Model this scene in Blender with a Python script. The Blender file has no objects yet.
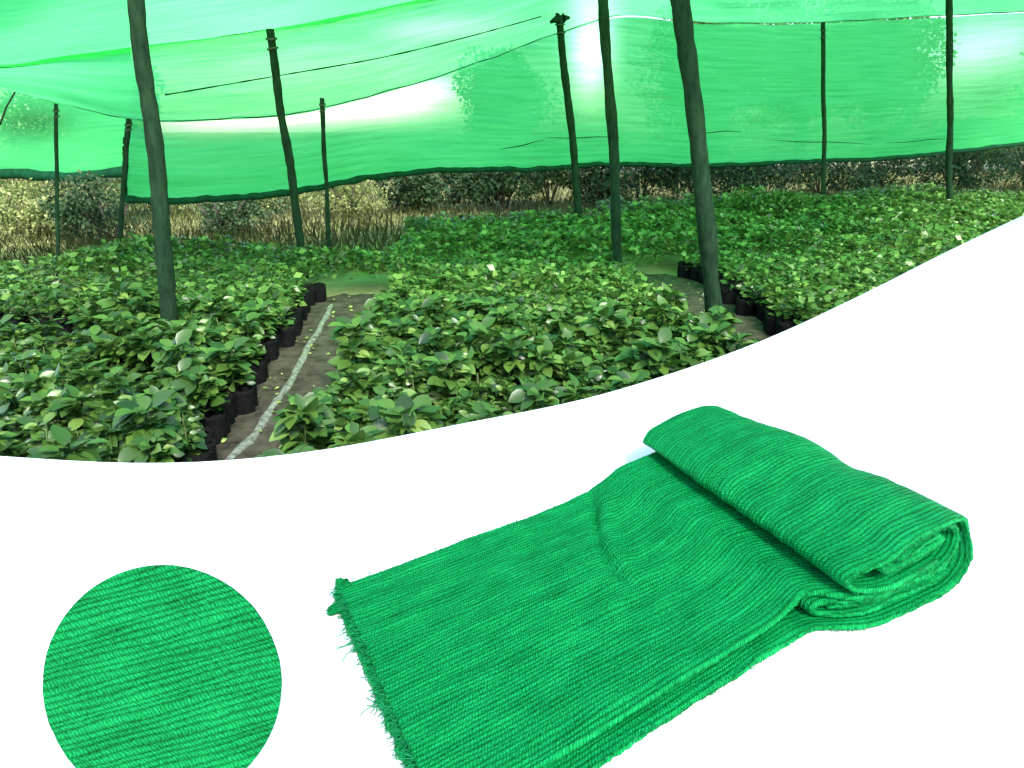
import bpy, math, random
import numpy as np
from mathutils import Vector, noise as mn
random.seed(7); rng = np.random.default_rng(7)
R = math.radians
sc = bpy.context.scene
col = sc.collection
T = 1.25                      # counter height
CAMZ = 1.70
F = 720.0
PITCH = math.atan(254/720)

def ray(x, y):
    u = (x-512)/F; v = -(y-384)/F
    return Vector((u, math.cos(PITCH)+v*math.sin(PITCH), -math.sin(PITCH)+v*math.cos(PITCH)))
def at(x, y, Y):              # survey point seen at x,y standing Y metres away
    d = ray(x, y); t = Y/d.y
    return Vector((d.x*t, Y, CAMZ+d.z*t))
def pl(x, y, z):
    d = ray(x, y); t = (z-CAMZ)/d.z
    return Vector((d.x*t, d.y*t, z))

# ------------------------------------------------------------------ helpers
def tag(o, label=None, cat=None, group=None, kind=None):
    if label: o['label'] = label
    if cat: o['category'] = cat
    if group: o['group'] = group
    if kind: o['kind'] = kind
    return o
def empty(name, loc=(0,0,0), rz=0):
    o = bpy.data.objects.new(name, None); o.location = loc; o.rotation_euler = (0,0,rz)
    o.empty_display_size = .1
    col.objects.link(o); return o
def npmesh(name, V, Q=None, TRI=None, mat=None, uv=None, smooth=True, attr=None, uvface=None):
    """V (n,3); Q (m,4) quads; TRI (k,3)."""
    me = bpy.data.meshes.new(name)
    V = np.asarray(V, dtype=np.float32)
    loops = []; starts = []; n = 0
    parts = []
    if Q is not None and len(Q):
        Q = np.asarray(Q, dtype=np.int32); parts.append(Q.ravel()); starts.append(np.arange(len(Q))*4+n); n += len(Q)*4
    if TRI is not None and len(TRI):
        TRI = np.asarray(TRI, dtype=np.int32); parts.append(TRI.ravel()); starts.append(np.arange(len(TRI))*3+n); n += len(TRI)*3
    L = np.concatenate(parts); S = np.concatenate(starts).astype(np.int32)
    me.vertices.add(len(V)); me.vertices.foreach_set('co', V.ravel())
    me.loops.add(len(L)); me.loops.foreach_set('vertex_index', L)
    me.polygons.add(len(S)); me.polygons.foreach_set('loop_start', S)
    if uv is not None:
        ul = me.uv_layers.new(name='UVMap')
        ul.data.foreach_set('uv', np.asarray(uv, dtype=np.float32)[L].ravel())
    if attr is not None:
        a = me.attributes.new('tone', 'FLOAT', 'POINT'); a.data.foreach_set('value', np.asarray(attr, dtype=np.float32))
    me.update(calc_edges=True); me.validate()
    if smooth: me.polygons.foreach_set('use_smooth', [True]*len(me.polygons))
    if mat: me.materials.append(mat)
    return me
def link(name, me, parent=None):
    o = bpy.data.objects.new(name, me); col.objects.link(o)
    if parent: o.parent = parent
    return o
def tube(pts, rads, n=8, cap=True):
    """returns V,Q,TRI"""
    V=[];Q=[];Tt=[]
    m=len(pts)
    for i,p in enumerate(pts):
        a = Vector(pts[max(i-1,0)]); b = Vector(pts[min(i+1,m-1)])
        d=(b-a).normalized(); up = Vector((0,0,1)) if abs(d.z)<.9 else Vector((1,0,0))
        s = d.cross(up).normalized(); w = s.cross(d)
        for k in range(n):
            t = 2*math.pi*k/n
            V.append(Vector(p)+(s*math.cos(t)+w*math.sin(t))*rads[i])
    for i in range(m-1):
        for k in range(n):
            Q.append((i*n+k, i*n+(k+1)%n, (i+1)*n+(k+1)%n, (i+1)*n+k))
    if cap:
        for base,pt in ((0,pts[0]),((m-1)*n,pts[-1])):
            c=len(V); V.append(Vector(pt))
            for k in range(n):
                Tt.append((base+k, base+(k+1)%n, c) if base else (base+(k+1)%n, base+k, c))
    return V,Q,Tt
def merge(ps):
    V=[];Q=[];Tt=[];b=0
    for (v,q,t) in ps:
        V+=list(v); Q+=[tuple(i+b for i in x) for x in q]; Tt+=[tuple(i+b for i in x) for x in t]; b+=len(v)
    return V,Q,Tt
def catmull(xs, ys, x):
    """smooth 1-d interpolation"""
    i = max(0, min(len(xs)-2, int(np.searchsorted(xs, x)-1)))
    x0,x1 = xs[i],xs[i+1]; t=(x-x0)/(x1-x0)
    def m(j):
        if j<=0: return (ys[1]-ys[0])/(xs[1]-xs[0])
        if j>=len(xs)-1: return (ys[-1]-ys[-2])/(xs[-1]-xs[-2])
        return (ys[j+1]-ys[j-1])/(xs[j+1]-xs[j-1])
    h=x1-x0; a,b=m(i)*h,m(i+1)*h
    return (2*t**3-3*t*t+1)*ys[i]+(t**3-2*t*t+t)*a+(-2*t**3+3*t*t)*ys[i+1]+(t**3-t*t)*b

# ------------------------------------------------------------------ materials
def mat(name):
    m = bpy.data.materials.new(name); m.use_nodes = True
    nt = m.node_tree; nt.nodes.clear()
    return m, nt, nt.nodes, nt.links
def N(ns, t, **k):
    n = ns.new(t)
    for a,b in k.items():
        if a in n.inputs.keys(): n.inputs[a].default_value = b
        else: setattr(n, a, b)
    return n
def ramp(ns, stops, interp='LINEAR'):
    r = ns.new('ShaderNodeValToRGB'); r.color_ramp.interpolation = interp
    e = r.color_ramp.elements
    while len(e) < len(stops): e.new(.5)
    for i,(p,c) in enumerate(stops):
        e[i].position = p; e[i].color = (*c,1) if len(c)==3 else c
    return r
def math_(ns, op, a=None, b=None, lk=None):
    n = ns.new('ShaderNodeMath'); n.operation = op
    for i,v in enumerate((a,b)):
        if v is None: continue
        if isinstance(v,(int,float)): n.inputs[i].default_value = v
        else: lk.new(v, n.inputs[i])
    return n.outputs[0]

def simple_mat(name, c1, c2, scale=8, rough=.8, bump=.3, detail=6, stretch=(1,1,1)):
    m,nt,ns,lk = mat(name)
    tc = N(ns,'ShaderNodeTexCoord'); mp = N(ns,'ShaderNodeMapping'); mp.inputs['Scale'].default_value = stretch
    lk.new(tc.outputs['Object'], mp.inputs['Vector'])
    no = N(ns,'ShaderNodeTexNoise', Scale=scale, Detail=detail, Roughness=.65); lk.new(mp.outputs[0], no.inputs['Vector'])
    r = ramp(ns, [(.3,c1),(.7,c2)]); lk.new(no.outputs['Fac'], r.inputs[0])
    b = N(ns,'ShaderNodeBsdfPrincipled', Roughness=rough); lk.new(r.outputs[0], b.inputs['Base Color'])
    b.inputs['Specular IOR Level'].default_value=.12
    if bump:
        bp = N(ns,'ShaderNodeBump', Strength=bump, Distance=.02); lk.new(no.outputs['Fac'], bp.inputs['Height']); lk.new(bp.outputs[0], b.inputs['Normal'])
    o = N(ns,'ShaderNodeOutputMaterial'); lk.new(b.outputs[0], o.inputs[0])
    return m

def white_mat():
    m,nt,ns,lk = mat('white_laminate')
    b = N(ns,'ShaderNodeBsdfPrincipled', Roughness=.75); b.inputs['Base Color'].default_value=(.86,.86,.86,1)
    b.inputs['Specular IOR Level'].default_value=.2
    o = N(ns,'ShaderNodeOutputMaterial'); lk.new(b.outputs[0], o.inputs[0])
    return m

def fabric_mat(name, dk=1.0, pitch=.0046, stitch=.0026, skew=.45):
    """knitted shade cloth: ribs run along u, slanted stitches across them; uv in metres"""
    m,nt,ns,lk = mat(name)
    uv = N(ns,'ShaderNodeUVMap'); uv.uv_map='UVMap'
    sep = N(ns,'ShaderNodeSeparateXYZ'); lk.new(uv.outputs[0], sep.inputs[0])
    u,v = sep.outputs[0],sep.outputs[1]
    # wobble of the ribs
    mp = N(ns,'ShaderNodeMapping'); mp.inputs['Scale'].default_value=(9,60,1); lk.new(uv.outputs[0], mp.inputs['Vector'])
    nw = N(ns,'ShaderNodeTexNoise', Scale=1.0, Detail=3); lk.new(mp.outputs[0], nw.inputs['Vector'])
    wob = math_(ns,'MULTIPLY', math_(ns,'SUBTRACT', nw.outputs['Fac'], .5, lk), .012, lk)
    vv = math_(ns,'ADD', v, wob, lk)
    vr = math_(ns,'DIVIDE', vv, pitch, lk)
    rib = math_(ns,'FRACT', vr, None, lk)
    # rib profile 0 at the gap, 1 at the crest
    tri = math_(ns,'SUBTRACT', 1.0, math_(ns,'ABSOLUTE', math_(ns,'SUBTRACT', math_(ns,'MULTIPLY', rib, 2.0, lk), 1.0, lk), None, lk), lk)
    # per rib random
    fl = math_(ns,'FLOOR', vr, None, lk)
    cmb = N(ns,'ShaderNodeCombineXYZ'); lk.new(fl, cmb.inputs[0])
    lk.new(math_(ns,'MULTIPLY', u, 14.0, lk), cmb.inputs[1])
    nr = N(ns,'ShaderNodeTexNoise', Scale=1.0, Detail=2); lk.new(cmb.outputs[0], nr.inputs['Vector'])
    # stitches
    mp2 = N(ns,'ShaderNodeMapping'); mp2.inputs['Scale'].default_value=(160,160,1); lk.new(uv.outputs[0], mp2.inputs['Vector'])
    n2 = N(ns,'ShaderNodeTexNoise', Scale=1.0, Detail=2); lk.new(mp2.outputs[0], n2.inputs['Vector'])
    ss = math_(ns,'ADD', math_(ns,'ADD', math_(ns,'DIVIDE', u, stitch, lk), math_(ns,'MULTIPLY', rib, skew*2, lk), lk), math_(ns,'MULTIPLY', n2.outputs['Fac'], 1.6, lk), lk)
    ss = math_(ns,'ADD', ss, math_(ns,'MULTIPLY', nr.outputs['Fac'], 3.0, lk), lk)
    st = math_(ns,'ABSOLUTE', math_(ns,'SINE', math_(ns,'MULTIPLY', ss, math.pi, lk), None, lk), None, lk)
    # combined height
    ribp = math_(ns,'POWER', tri, .42, lk)
    h = math_(ns,'ADD', math_(ns,'MULTIPLY', ribp, .42, lk), math_(ns,'MULTIPLY', math_(ns,'MULTIPLY', st, ribp, lk), .58, lk), lk)
    # large scale unevenness
    mp3 = N(ns,'ShaderNodeMapping'); mp3.inputs['Scale'].default_value=(22,45,1); lk.new(uv.outputs[0], mp3.inputs['Vector'])
    n3 = N(ns,'ShaderNodeTexNoise', Scale=1.0, Detail=5, Roughness=.6); lk.new(mp3.outputs[0], n3.inputs['Vector'])
    mp5 = N(ns,'ShaderNodeMapping'); mp5.inputs['Scale'].default_value=(330,420,1); mp5.inputs['Rotation'].default_value=(0,0,.9); lk.new(uv.outputs[0], mp5.inputs['Vector'])
    n5 = N(ns,'ShaderNodeTexNoise', Scale=1.0, Detail=3, Roughness=.8); lk.new(mp5.outputs[0], n5.inputs['Vector'])
    h = math_(ns,'ADD', h, math_(ns,'MULTIPLY', math_(ns,'SUBTRACT', n5.outputs['Fac'], .5, lk), 1.7, lk), lk)
    k = math_(ns,'ADD', math_(ns,'MULTIPLY', h, .50, lk), math_(ns,'ADD', math_(ns,'MULTIPLY', n3.outputs['Fac'], .38, lk), math_(ns,'MULTIPLY', nr.outputs['Fac'], .34, lk), lk), lk)
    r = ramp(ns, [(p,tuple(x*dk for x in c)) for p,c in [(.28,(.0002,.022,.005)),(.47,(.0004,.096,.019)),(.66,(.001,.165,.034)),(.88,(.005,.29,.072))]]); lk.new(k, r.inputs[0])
    b = N(ns,'ShaderNodeBsdfPrincipled', Roughness=.5); lk.new(r.outputs[0], b.inputs['Base Color'])
    b.inputs['Specular IOR Level'].default_value=.04
    bp = N(ns,'ShaderNodeBump', Strength=.9, Distance=.0010); lk.new(h, bp.inputs['Height']); lk.new(bp.outputs[0], b.inputs['Normal'])
    o = N(ns,'ShaderNodeOutputMaterial'); lk.new(b.outputs[0], o.inputs[0])
    return m

def net_mat(name, hole, base, tint, streak=1.0):
    """thin see-through knitted net; hole = open share"""
    m,nt,ns,lk = mat(name)
    uv = N(ns,'ShaderNodeUVMap'); uv.uv_map='UVMap'
    mp = N(ns,'ShaderNodeMapping'); mp.inputs['Scale'].default_value=(.7,17,1); lk.new(uv.outputs[0], mp.inputs['Vector'])
    n1 = N(ns,'ShaderNodeTexNoise', Scale=1.0, Detail=6, Roughness=.7); lk.new(mp.outputs[0], n1.inputs['Vector'])
    mpb = N(ns,'ShaderNodeMapping'); mpb.inputs['Scale'].default_value=(.35,.5,1); lk.new(uv.outputs[0], mpb.inputs['Vector'])
    n2 = N(ns,'ShaderNodeTexNoise', Scale=1.3, Detail=4); lk.new(mpb.outputs[0], n2.inputs['Vector'])
    # seam bands every ~1 m of cloth
    f = math_(ns,'ADD', math_(ns,'MULTIPLY', n1.outputs['Fac'], .75*streak, lk), math_(ns,'MULTIPLY', n2.outputs['Fac'], .35, lk), lk)
    hf = N(ns,'ShaderNodeMapRange'); hf.inputs['From Min'].default_value=.3; hf.inputs['From Max'].default_value=.8
    hf.inputs['To Min'].default_value=hole*.25; hf.inputs['To Max'].default_value=hole*2.0; lk.new(f, hf.inputs['Value'])
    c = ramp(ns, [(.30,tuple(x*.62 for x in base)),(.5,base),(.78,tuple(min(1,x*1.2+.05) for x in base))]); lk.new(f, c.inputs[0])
    tl = N(ns,'ShaderNodeBsdfTranslucent'); lk.new(c.outputs[0], tl.inputs['Color'])
    df = N(ns,'ShaderNodeBsdfDiffuse'); lk.new(c.outputs[0], df.inputs['Color'])
    mx = N(ns,'ShaderNodeMixShader'); mx.inputs[0].default_value=.25; lk.new(tl.outputs[0], mx.inputs[1]); lk.new(df.outputs[0], mx.inputs[2])
    tr = N(ns,'ShaderNodeBsdfTransparent'); tr.inputs[0].default_value=(*tint,1)
    m2 = N(ns,'ShaderNodeMixShader'); at_ = N(ns,'ShaderNodeAttribute'); at_.attribute_name='tone'
    sky_open = math_(ns,'MULTIPLY', at_.outputs['Fac'], math_(ns,'ADD', n1.outputs['Fac'], math_(ns,'MULTIPLY', n2.outputs['Fac'], .8, lk), lk), lk)  # tone opens the net further at the painted sky patches
    ad = N(ns,'ShaderNodeMath'); ad.operation='ADD'; ad.use_clamp=True; lk.new(hf.outputs[0], ad.inputs[0]); lk.new(sky_open, ad.inputs[1])
    lk.new(ad.outputs[0], m2.inputs[0]); lk.new(mx.outputs[0], m2.inputs[1]); lk.new(tr.outputs[0], m2.inputs[2])
    o = N(ns,'ShaderNodeOutputMaterial'); lk.new(m2.outputs[0], o.inputs[0])
    return m

def leaf_mat(name, stops, rough=.38, trans=.25, spec=.5):
    m,nt,ns,lk = mat(name)
    a = N(ns,'ShaderNodeAttribute'); a.attribute_name='tone'
    oi = N(ns,'ShaderNodeObjectInfo')
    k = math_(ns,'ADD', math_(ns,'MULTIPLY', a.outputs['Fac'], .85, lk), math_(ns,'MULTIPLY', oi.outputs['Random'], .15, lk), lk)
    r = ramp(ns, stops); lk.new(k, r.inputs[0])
    b = N(ns,'ShaderNodeBsdfPrincipled', Roughness=rough); lk.new(r.outputs[0], b.inputs['Base Color'])
    b.inputs['Specular IOR Level'].default_value=spec
    tl = N(ns,'ShaderNodeBsdfTranslucent'); lk.new(r.outputs[0], tl.inputs['Color'])
    mx = N(ns,'ShaderNodeMixShader'); mx.inputs[0].default_value=trans; lk.new(b.outputs[0], mx.inputs[1]); lk.new(tl.outputs[0], mx.inputs[2])
    o = N(ns,'ShaderNodeOutputMaterial'); lk.new(mx.outputs[0], o.inputs[0])
    return m

M = {}
M['white'] = white_mat()
M['fabric'] = fabric_mat('knitted_green_cloth')
M['swatch'] = fabric_mat('swatch_cloth_dimmed', .80)  # same cloth darkened to offset the stronger light on its upright face
M['thread'] = simple_mat('green_thread', (.001,.14,.035), (.004,.28,.08), 60, .5, 0)
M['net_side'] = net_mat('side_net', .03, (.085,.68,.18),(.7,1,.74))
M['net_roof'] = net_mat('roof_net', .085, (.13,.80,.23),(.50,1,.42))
M['net_hem'] = simple_mat('net_hem', (.001,.025,.008), (.004,.07,.025), 12, .8, .4)
M['bark'] = simple_mat('post_bark', (.004,.017,.007), (.020,.050,.022), 22, .95, 1.0, stretch=(1,1,.3), detail=10)
M['rope'] = simple_mat('rope', (.03,.05,.03), (.10,.13,.07), 60, .9, .6)
M['trunk'] = simple_mat('tree_bark', (.05,.04,.03), (.12,.10,.08), 10, .9, .8)
M['bag'] = simple_mat('black_polybag', (.003,.003,.003), (.008,.008,.008), 30, .9, .3)
M['stem'] = simple_mat('green_stem', (.05,.10,.02), (.10,.12,.04), 30, .6, 0)
M['rail'] = simple_mat('pale_wood', (.05,.06,.04), (.33,.35,.29), 26, .7, .6)
M['leaf'] = leaf_mat('seedling_leaf', rough=.36, spec=.6, stops= [(0,(.012,.040,.008)),(.30,(.046,.112,.018)),(.68,(.100,.205,.032)),(1,(.21,.33,.07))])
M['leafdark'] = leaf_mat('shrub_leaf', [(0,(.014,.04,.014)),(.5,(.04,.085,.032)),(1,(.14,.20,.08))], .6, .15, .25)
M['leafdry'] = leaf_mat('dry_shrub_leaf', [(0,(.10,.13,.035)),(.5,(.27,.32,.10)),(1,(.52,.50,.24))], .7, .15, .2)
M['leaftree'] = leaf_mat('tree_leaf', [(0,(.09,.17,.05)),(.5,(.13,.24,.07)),(1,(.18,.30,.10))], .7, .4, .1)
M['grass'] = leaf_mat('dry_grass', [(0,(.16,.28,.05)),(.4,(.42,.47,.15)),(1,(.68,.64,.34))], .8, .2, .1)
M['ground'] = simple_mat('ground_soil', (.17,.19,.07), (.40,.38,.19), 1.6, .95, .5, 10)
M['path'] = simple_mat('path_soil', (.02,.018,.013), (.10,.088,.062), 9, .95, 1.0, 10)
M['dryleaf'] = simple_mat('dry_leaf', (.25,.22,.16), (.5,.47,.4), 20, .7, 0)

# ------------------------------------------------------------------ ground and paths
def grid_sheet(fn, nx, ny):
    V=[];UV=[]
    for j in range(ny+1):
        for i in range(nx+1):
            V.append(fn(i/nx,j/ny)); UV.append((i/nx,j/ny))
    Q=[(j*(nx+1)+i, j*(nx+1)+i+1, (j+1)*(nx+1)+i+1, (j+1)*(nx+1)+i) for j in range(ny) for i in range(nx)]
    return V,Q,UV
V,Q,UV = grid_sheet(lambda u,v:(-300+600*u, -40+640*v, 0), 12, 12)
tag(link('ground', npmesh('ground',V,Q,mat=M['ground'])), 'dry yellow-brown earth under the nursery', kind='structure')
# path centre lines (x,y,width)
P1 = [(-1.16,1.6,.50),(-1.28,3.0,.52),(-1.34,3.7,.54),(-1.43,5.0,.62),(-1.51,6.3,.72),(-1.57,7.3,.78),(-1.56,7.65,.4)]
P2 = [(1.98,4.0,.6),(1.88,5.0,.78),(1.80,5.8,.88),(1.72,7.0,.88),(1.70,8.3,.75),(1.70,8.8,.3)]
def pathmesh(P, name, label, z):
    V=[];n=40;ys=[p[1] for p in P]
    for j in range(n+1):
        y = ys[0]+(ys[-1]-ys[0])*j/n
        x = catmull(ys,[p[0] for p in P],y); w = catmull(ys,[p[2] for p in P],y)
        for k in range(9):
            t=k/8-.5
            V.append((x+t*w*1.25, y, z+.02*mn.noise(Vector((x*3+t*9,y*4,0)))+(.02)))
    Q=[(j*9+i,j*9+i+1,(j+1)*9+i+1,(j+1)*9+i) for j in range(n) for i in range(8)]
    tag(link(name, npmesh(name,V,Q,mat=M['path'])), label, kind='structure')
pathmesh(P1,'path','bare brown soil path between left and centre seedling beds',.01)
pathmesh(P2,'path','short bare soil path beside the thick leaning post',.01)
def inpath(P,x,y,m=0):
    ys=[p[1] for p in P]
    if y<ys[0] or y>ys[-1]: return False
    return abs(x-catmull(ys,[p[0] for p in P],y)) < catmull(ys,[p[2] for p in P],y)/2+m

V,Q,UV = grid_sheet(lambda u,v:(-8+5.3*u, 4.8+1.7*v, .02+.02*mn.noise(Vector((u*20,v*6,0)))), 40, 14)
tag(link('dark_ground', npmesh('dark_ground',V,Q,mat=M['path'])), 'dark ground in the gap across the left bed', kind='structure')  # dark sheet laid over the paler ground in the gap
# ------------------------------------------------------------------ white counter
edge = [(-3.2,1.9),(-2.2,1.35),(-1.4,1.06),(-.752,.962),(-.506,.939),(-.314,.973),(-.1,1.076),(.165,1.225),(.528,1.536),(.949,1.984),(1.742,2.877),(2.874,4.127),(4.0,5.35)]
exs=[e[0] for e in edge]; eys=[e[1] for e in edge]
pts=[]
for i in range(161):
    x=-3.2+7.2*i/160; pts.append((x,catmull(exs,eys,x)))
outline = pts+[(4.6,5.2),(4.6,-1.6),(-3.6,-1.6),(-3.6,1.7)]
n=len(outline)
bv=.004
V=[];c=Vector((0,-.2))
for (z,ins) in ((0,0),(T-bv,0),(T-bv*.3,bv*.3),(T,bv)):
    for (x,y) in outline:
        d=(c-Vector((x,y))).normalized(); V.append((x+d.x*ins,y+d.y*ins,z))
Q=[(k*n+i,k*n+(i+1)%n,(k+1)*n+(i+1)%n,(k+1)*n+i) for k in range(3) for i in range(n)]
ctr=len(V); V.append((0,-.2,T))
TR=[(3*n+i,3*n+(i+1)%n,ctr) for i in range(n)]
me=npmesh('white_counter',V,Q,TR,mat=M['white'],smooth=False)
tag(link('white_counter',me),'plain white counter with a curved far edge under the green cloth', kind='structure')

# ------------------------------------------------------------------ the shade cloth roll
A0 = Vector((-.184,.633)); ang=R(35); E1=Vector((math.cos(ang),math.sin(ang))); E2=Vector((math.sin(ang),-math.cos(ang)))
WID=.325
def sm(x,a,b):
    t=max(0,min(1,(x-a)/(b-a))); return t*t*(3-2*t)
def place(a, v, z):
    """a along the cloth, v 0..1 across, z height over the counter"""
    f = v/WID
    a2 = a + (.100*(1-f)-.046)*sm(a,.30,.44) + .026*f*sm(a,.45,.57)-.012*(1-f)*sm(a,.45,.57) - .05*f*(1-sm(a,0,.35))
    v2 = v*(1+.105*sm(a,.36,.46)+.035*sm(a,.46,.55)*(1-sm(z,.02,.07))) - .015*(1-f)*sm(a,.385,.42)*sm(z,.038,.05)
    v2 += .013*(1-f)*(1-sm(a,.335,.37))
    # edges wander
    v2 += .004*mn.noise(Vector((a*9,3.1,z*8)))*(abs(f-.5)*2)
    # far end of the roll lies flatter
    if z>.045: z = .045+(z-.045)*(.92-.30*max(0,1-f)**2.2+.07*math.exp(-((f-.38)/.16)**2)-.05*math.exp(-((f-.62)/.07)**2)); a2 += (.008*math.exp(-((f-.40)/.16)**2)-.006*math.exp(-((f-.64)/.07)**2))*sm(a,.48,.56)
    p = A0+E1*a2+E2*v2
    return p.x,p.y,T+z
def resample(P, step):
    P=[Vector(p) for p in P]; out=[]
    # catmull-rom through 2-d points
    dens=[]
    for i in range(len(P)-1):
        p0=P[max(i-1,0)];p1=P[i];p2=P[i+1];p3=P[min(i+2,len(P)-1)]
        d1=(p2-p1).length
        m1=(p2-p0)*(d1/max(1e-6,((p2-p1).length+(p1-p0).length))) if i>0 else (p2-p1)
        m2=(p3-p1)*(d1/max(1e-6,((p3-p2).length+(p2-p1).length))) if i<len(P)-2 else (p2-p1)
        for k in range(24):
            t=k/24
            dens.append(p1*(2*t**3-3*t*t+1)+m1*(t**3-2*t*t+t)+p2*(-2*t**3+3*t*t)+m2*(t**3-t*t))
    dens.append(P[-1])
    s=[0]
    for i in range(1,len(dens)): s.append(s[-1]+(dens[i]-dens[i-1]).length)
    nn=max(8,int(s[-1]/step)); res=[];j=0
    for k in range(nn+1):
        x=s[-1]*k/nn
        while j<len(s)-2 and s[j+1]<x: j+=1
        t=(x-s[j])/max(1e-9,s[j+1]-s[j]); res.append((dens[j].lerp(dens[j+1],t),x))
    return res
PITCHR=.0046
def crease(a,v):
    # one long soft crease across the cloth plus shallow ones
    h=0
    t=(v-.03)/.15
    if -.3<t<1.15:
        ac=.315-.035*math.sin(t*2.2)+.01*t-.055*max(0,t-.1)
        d=(a-ac)/.0045
        h-=.0042*math.exp(-d*d)*sm(t,-.3,.1)*(1-sm(t,.75,1.15))
        d2=(a-ac-.014)/.011
        h+=.003*math.exp(-d2*d2)*sm(t,-.3,.1)*(1-sm(t,.75,1.15))
    return h
def band(name, path, v0, v1, th, parent, us=.0028, vs=.0011, mat_=None, top_noise=1.0, seed=0, endwob=0):
    pts=resample(path, us); m=len(pts); nv=int((v1-v0)/vs)
    ring=[]
    # v samples + rounded edges
    vv=[v0+(v1-v0)*j/nv for j in range(nv+1)]
    V=[];UVs=[]
    for i,(p,s) in enumerate(pts):
        a=pts[max(i-1,0)][0]; b=pts[min(i+1,m-1)][0]
        d=(b-a).normalized(); nrm=Vector((-d.y,d.x))
        for side in (1,-1):
            for j in (range(nv+1) if side==1 else range(nv,-1,-1)):
                v=vv[j]
                dist=min(v-v0,v1-v)
                e=math.sqrt(max(0,1-(1-min(1,dist/(th*.5)))**2)) if dist<th*.5 else 1
                e=max(e,.12)
                wob = mn.noise(Vector((s*7,v*11,seed)))*.0026*top_noise + mn.noise(Vector((s*22,v*60,seed+9)))*.0012*top_noise
                ribw=mn.noise(Vector((s*9,v*60,seed+3)))*.004
                fr=((v+ribw)/PITCHR)%1.0
                rib=(abs(math.sin(math.pi*fr))**.7)*.00035*(.6+.8*abs(mn.noise(Vector((s*18,v*150,seed)))*2))
                if seed==1: v=vv[j]*(1+.045*sm(s,.36,.44))
                cr = 1.5*crease(p.x+.001,v)*(1 if seed==1 and s<.42 else 0)
                off = nrm*((th/2)*e*side + (rib+0)*side) + nrm*(wob+cr)
                ex = 0
                if endwob and s<.012: ex=-endwob*(1-s/.012)*(mn.noise(Vector((v*70,seed,1)))+.6*mn.noise(Vector((v*260,seed,2))))
                if dist<th*.6: v=v+(1-dist/(th*.6))*(.0016*mn.noise(Vector((s*260,v0+v*5,seed+side)))+.0012*mn.noise(Vector((s*60,seed,1))))*(1 if v>.1 else -1)
                q=(p.x+off.x+ex, max(.0012,p.y+off.y))
                V.append(place(q[0], v+.0015*mn.noise(Vector((s*20,seed,v*3))), q[1])); UVs.append((s+seed*.37, v+seed*.013))
    L=2*(nv+1)
    idx=np.arange(m*L).reshape(m,L)
    a_=idx[:-1]; b_=idx[1:]
    Q=np.stack([a_, np.roll(a_,-1,1), np.roll(b_,-1,1), b_],-1).reshape(-1,4)
    caps=[]
    for r in (0,m-1):
        for j in range(nv):
            q=[idx[r][j], idx[r][j+1], idx[r][L-2-j], idx[r][L-1-j]]
            caps.append(q if r else q[::-1])
    Q=np.vstack([Q,np.array(caps)])
    return link(name, npmesh(name,V,Q[:, ::-1],mat=mat_ or M['fabric'],uv=UVs), parent)

root=empty('shade_net_roll', (0,0,0))
tag(root,'length of green knitted shade cloth lying flat with its right end folded into a roll','shade cloth')
th=.0062
band('top_layer',[(0,.0135),(.1,.0145),(.22,.0152),(.30,.017),(.35,.0285),(.39,.0350),(.46,.0350),(.52,.0355),(.546,.044),(.556,.060),(.538,.0765),(.50,.0800),(.462,.0772),(.444,.0680),(.453,.0595),(.485,.0575),(.515,.0590),(.532,.0630)],.004,.309,th,root,seed=1,endwob=.002)
band('bottom_layer',[(-.006,.0045),(.15,.0045),(.32,.0048),(.42,.0048),(.53,.006),(.562,.020),(.574,.045),(.566,.072),(.540,.0845),(.50,.0880),(.455,.0835),(.418,.0720),(.402,.0600),(.414,.0470),(.45,.0440),(.50,.0440),(.518,.0455)],.0,WID,th,root,seed=2,endwob=.002)
band('inner_fold',[(.545,.0135),(.48,.0130),(.43,.0128),(.386,.0135),(.372,.0195),(.386,.0262),(.43,.0278),(.50,.0282),(.54,.030)],.003,WID-.009,.0055,root,seed=3,top_noise=.5)
band('inner_fold',[(.545,.0208),(.48,.0205),(.44,.0203),(.400,.0202)],.004,WID-.012,.0045,root,seed=4,top_noise=.4)
band('inner_fold',[(.468,.0670),(.49,.0688),(.525,.0700)],.006,WID-.002,.0045,root,seed=5,top_noise=.3)
# filling fold under the cloth near the flat end so the edge reads as stacked layers
# frayed threads along the cut end, a few along the edges
ps=[]
def thread(p, d, L, r=.00032):
    pts=[];q=Vector(p);dd=Vector(d).normalized()
    nseg=5
    for k in range(nseg+1):
        pts.append(q.copy())
        dd=(dd+Vector((random.uniform(-.45,.45),random.uniform(-.45,.45),random.uniform(-.35,.25)))).normalized()
        q=q+dd*L/nseg; q.z=max(q.z,T+.0012)
    ps.append(tube(pts,[r]*len(pts),3,False))
E13=Vector((E1.x,E1.y,0)); E23=Vector((E2.x,E2.y,0))
for k in range(1100):
    v=random.uniform(0,WID); top=random.random()<.6
    p=Vector(place(random.uniform(-.002,.006), v, random.uniform(.009,.017) if top else random.uniform(.002,.008)))
    thread(p, -E13+E23*random.uniform(-.8,.8)+Vector((0,0,random.uniform(-.5,.5))), random.choice([.004,.006,.008,.011,.014]))
for k in range(14):
    v=random.uniform(.02,WID); p=Vector(place(-.003, v, .008))
    thread(p, -E13+E23*random.uniform(-1,1), random.uniform(.016,.026), .0005)
for k in range(260):
    a=random.uniform(0,.4); 
    p=Vector(place(a,random.choice([.002,.003]),random.uniform(.003,.018 if a<.3 else .035)))
    thread(p, -E23+E13*random.uniform(-2.5,2.5)+Vector((0,0,.3)), random.uniform(.002,.005),.0004)
for k in range(180):
    a=random.uniform(0,.5)
    p=Vector(place(a,WID-.001,random.uniform(.003,.008)))
    thread(p, E23+E13*random.uniform(-2.5,2.5), random.uniform(.002,.004),.0004)
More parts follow.
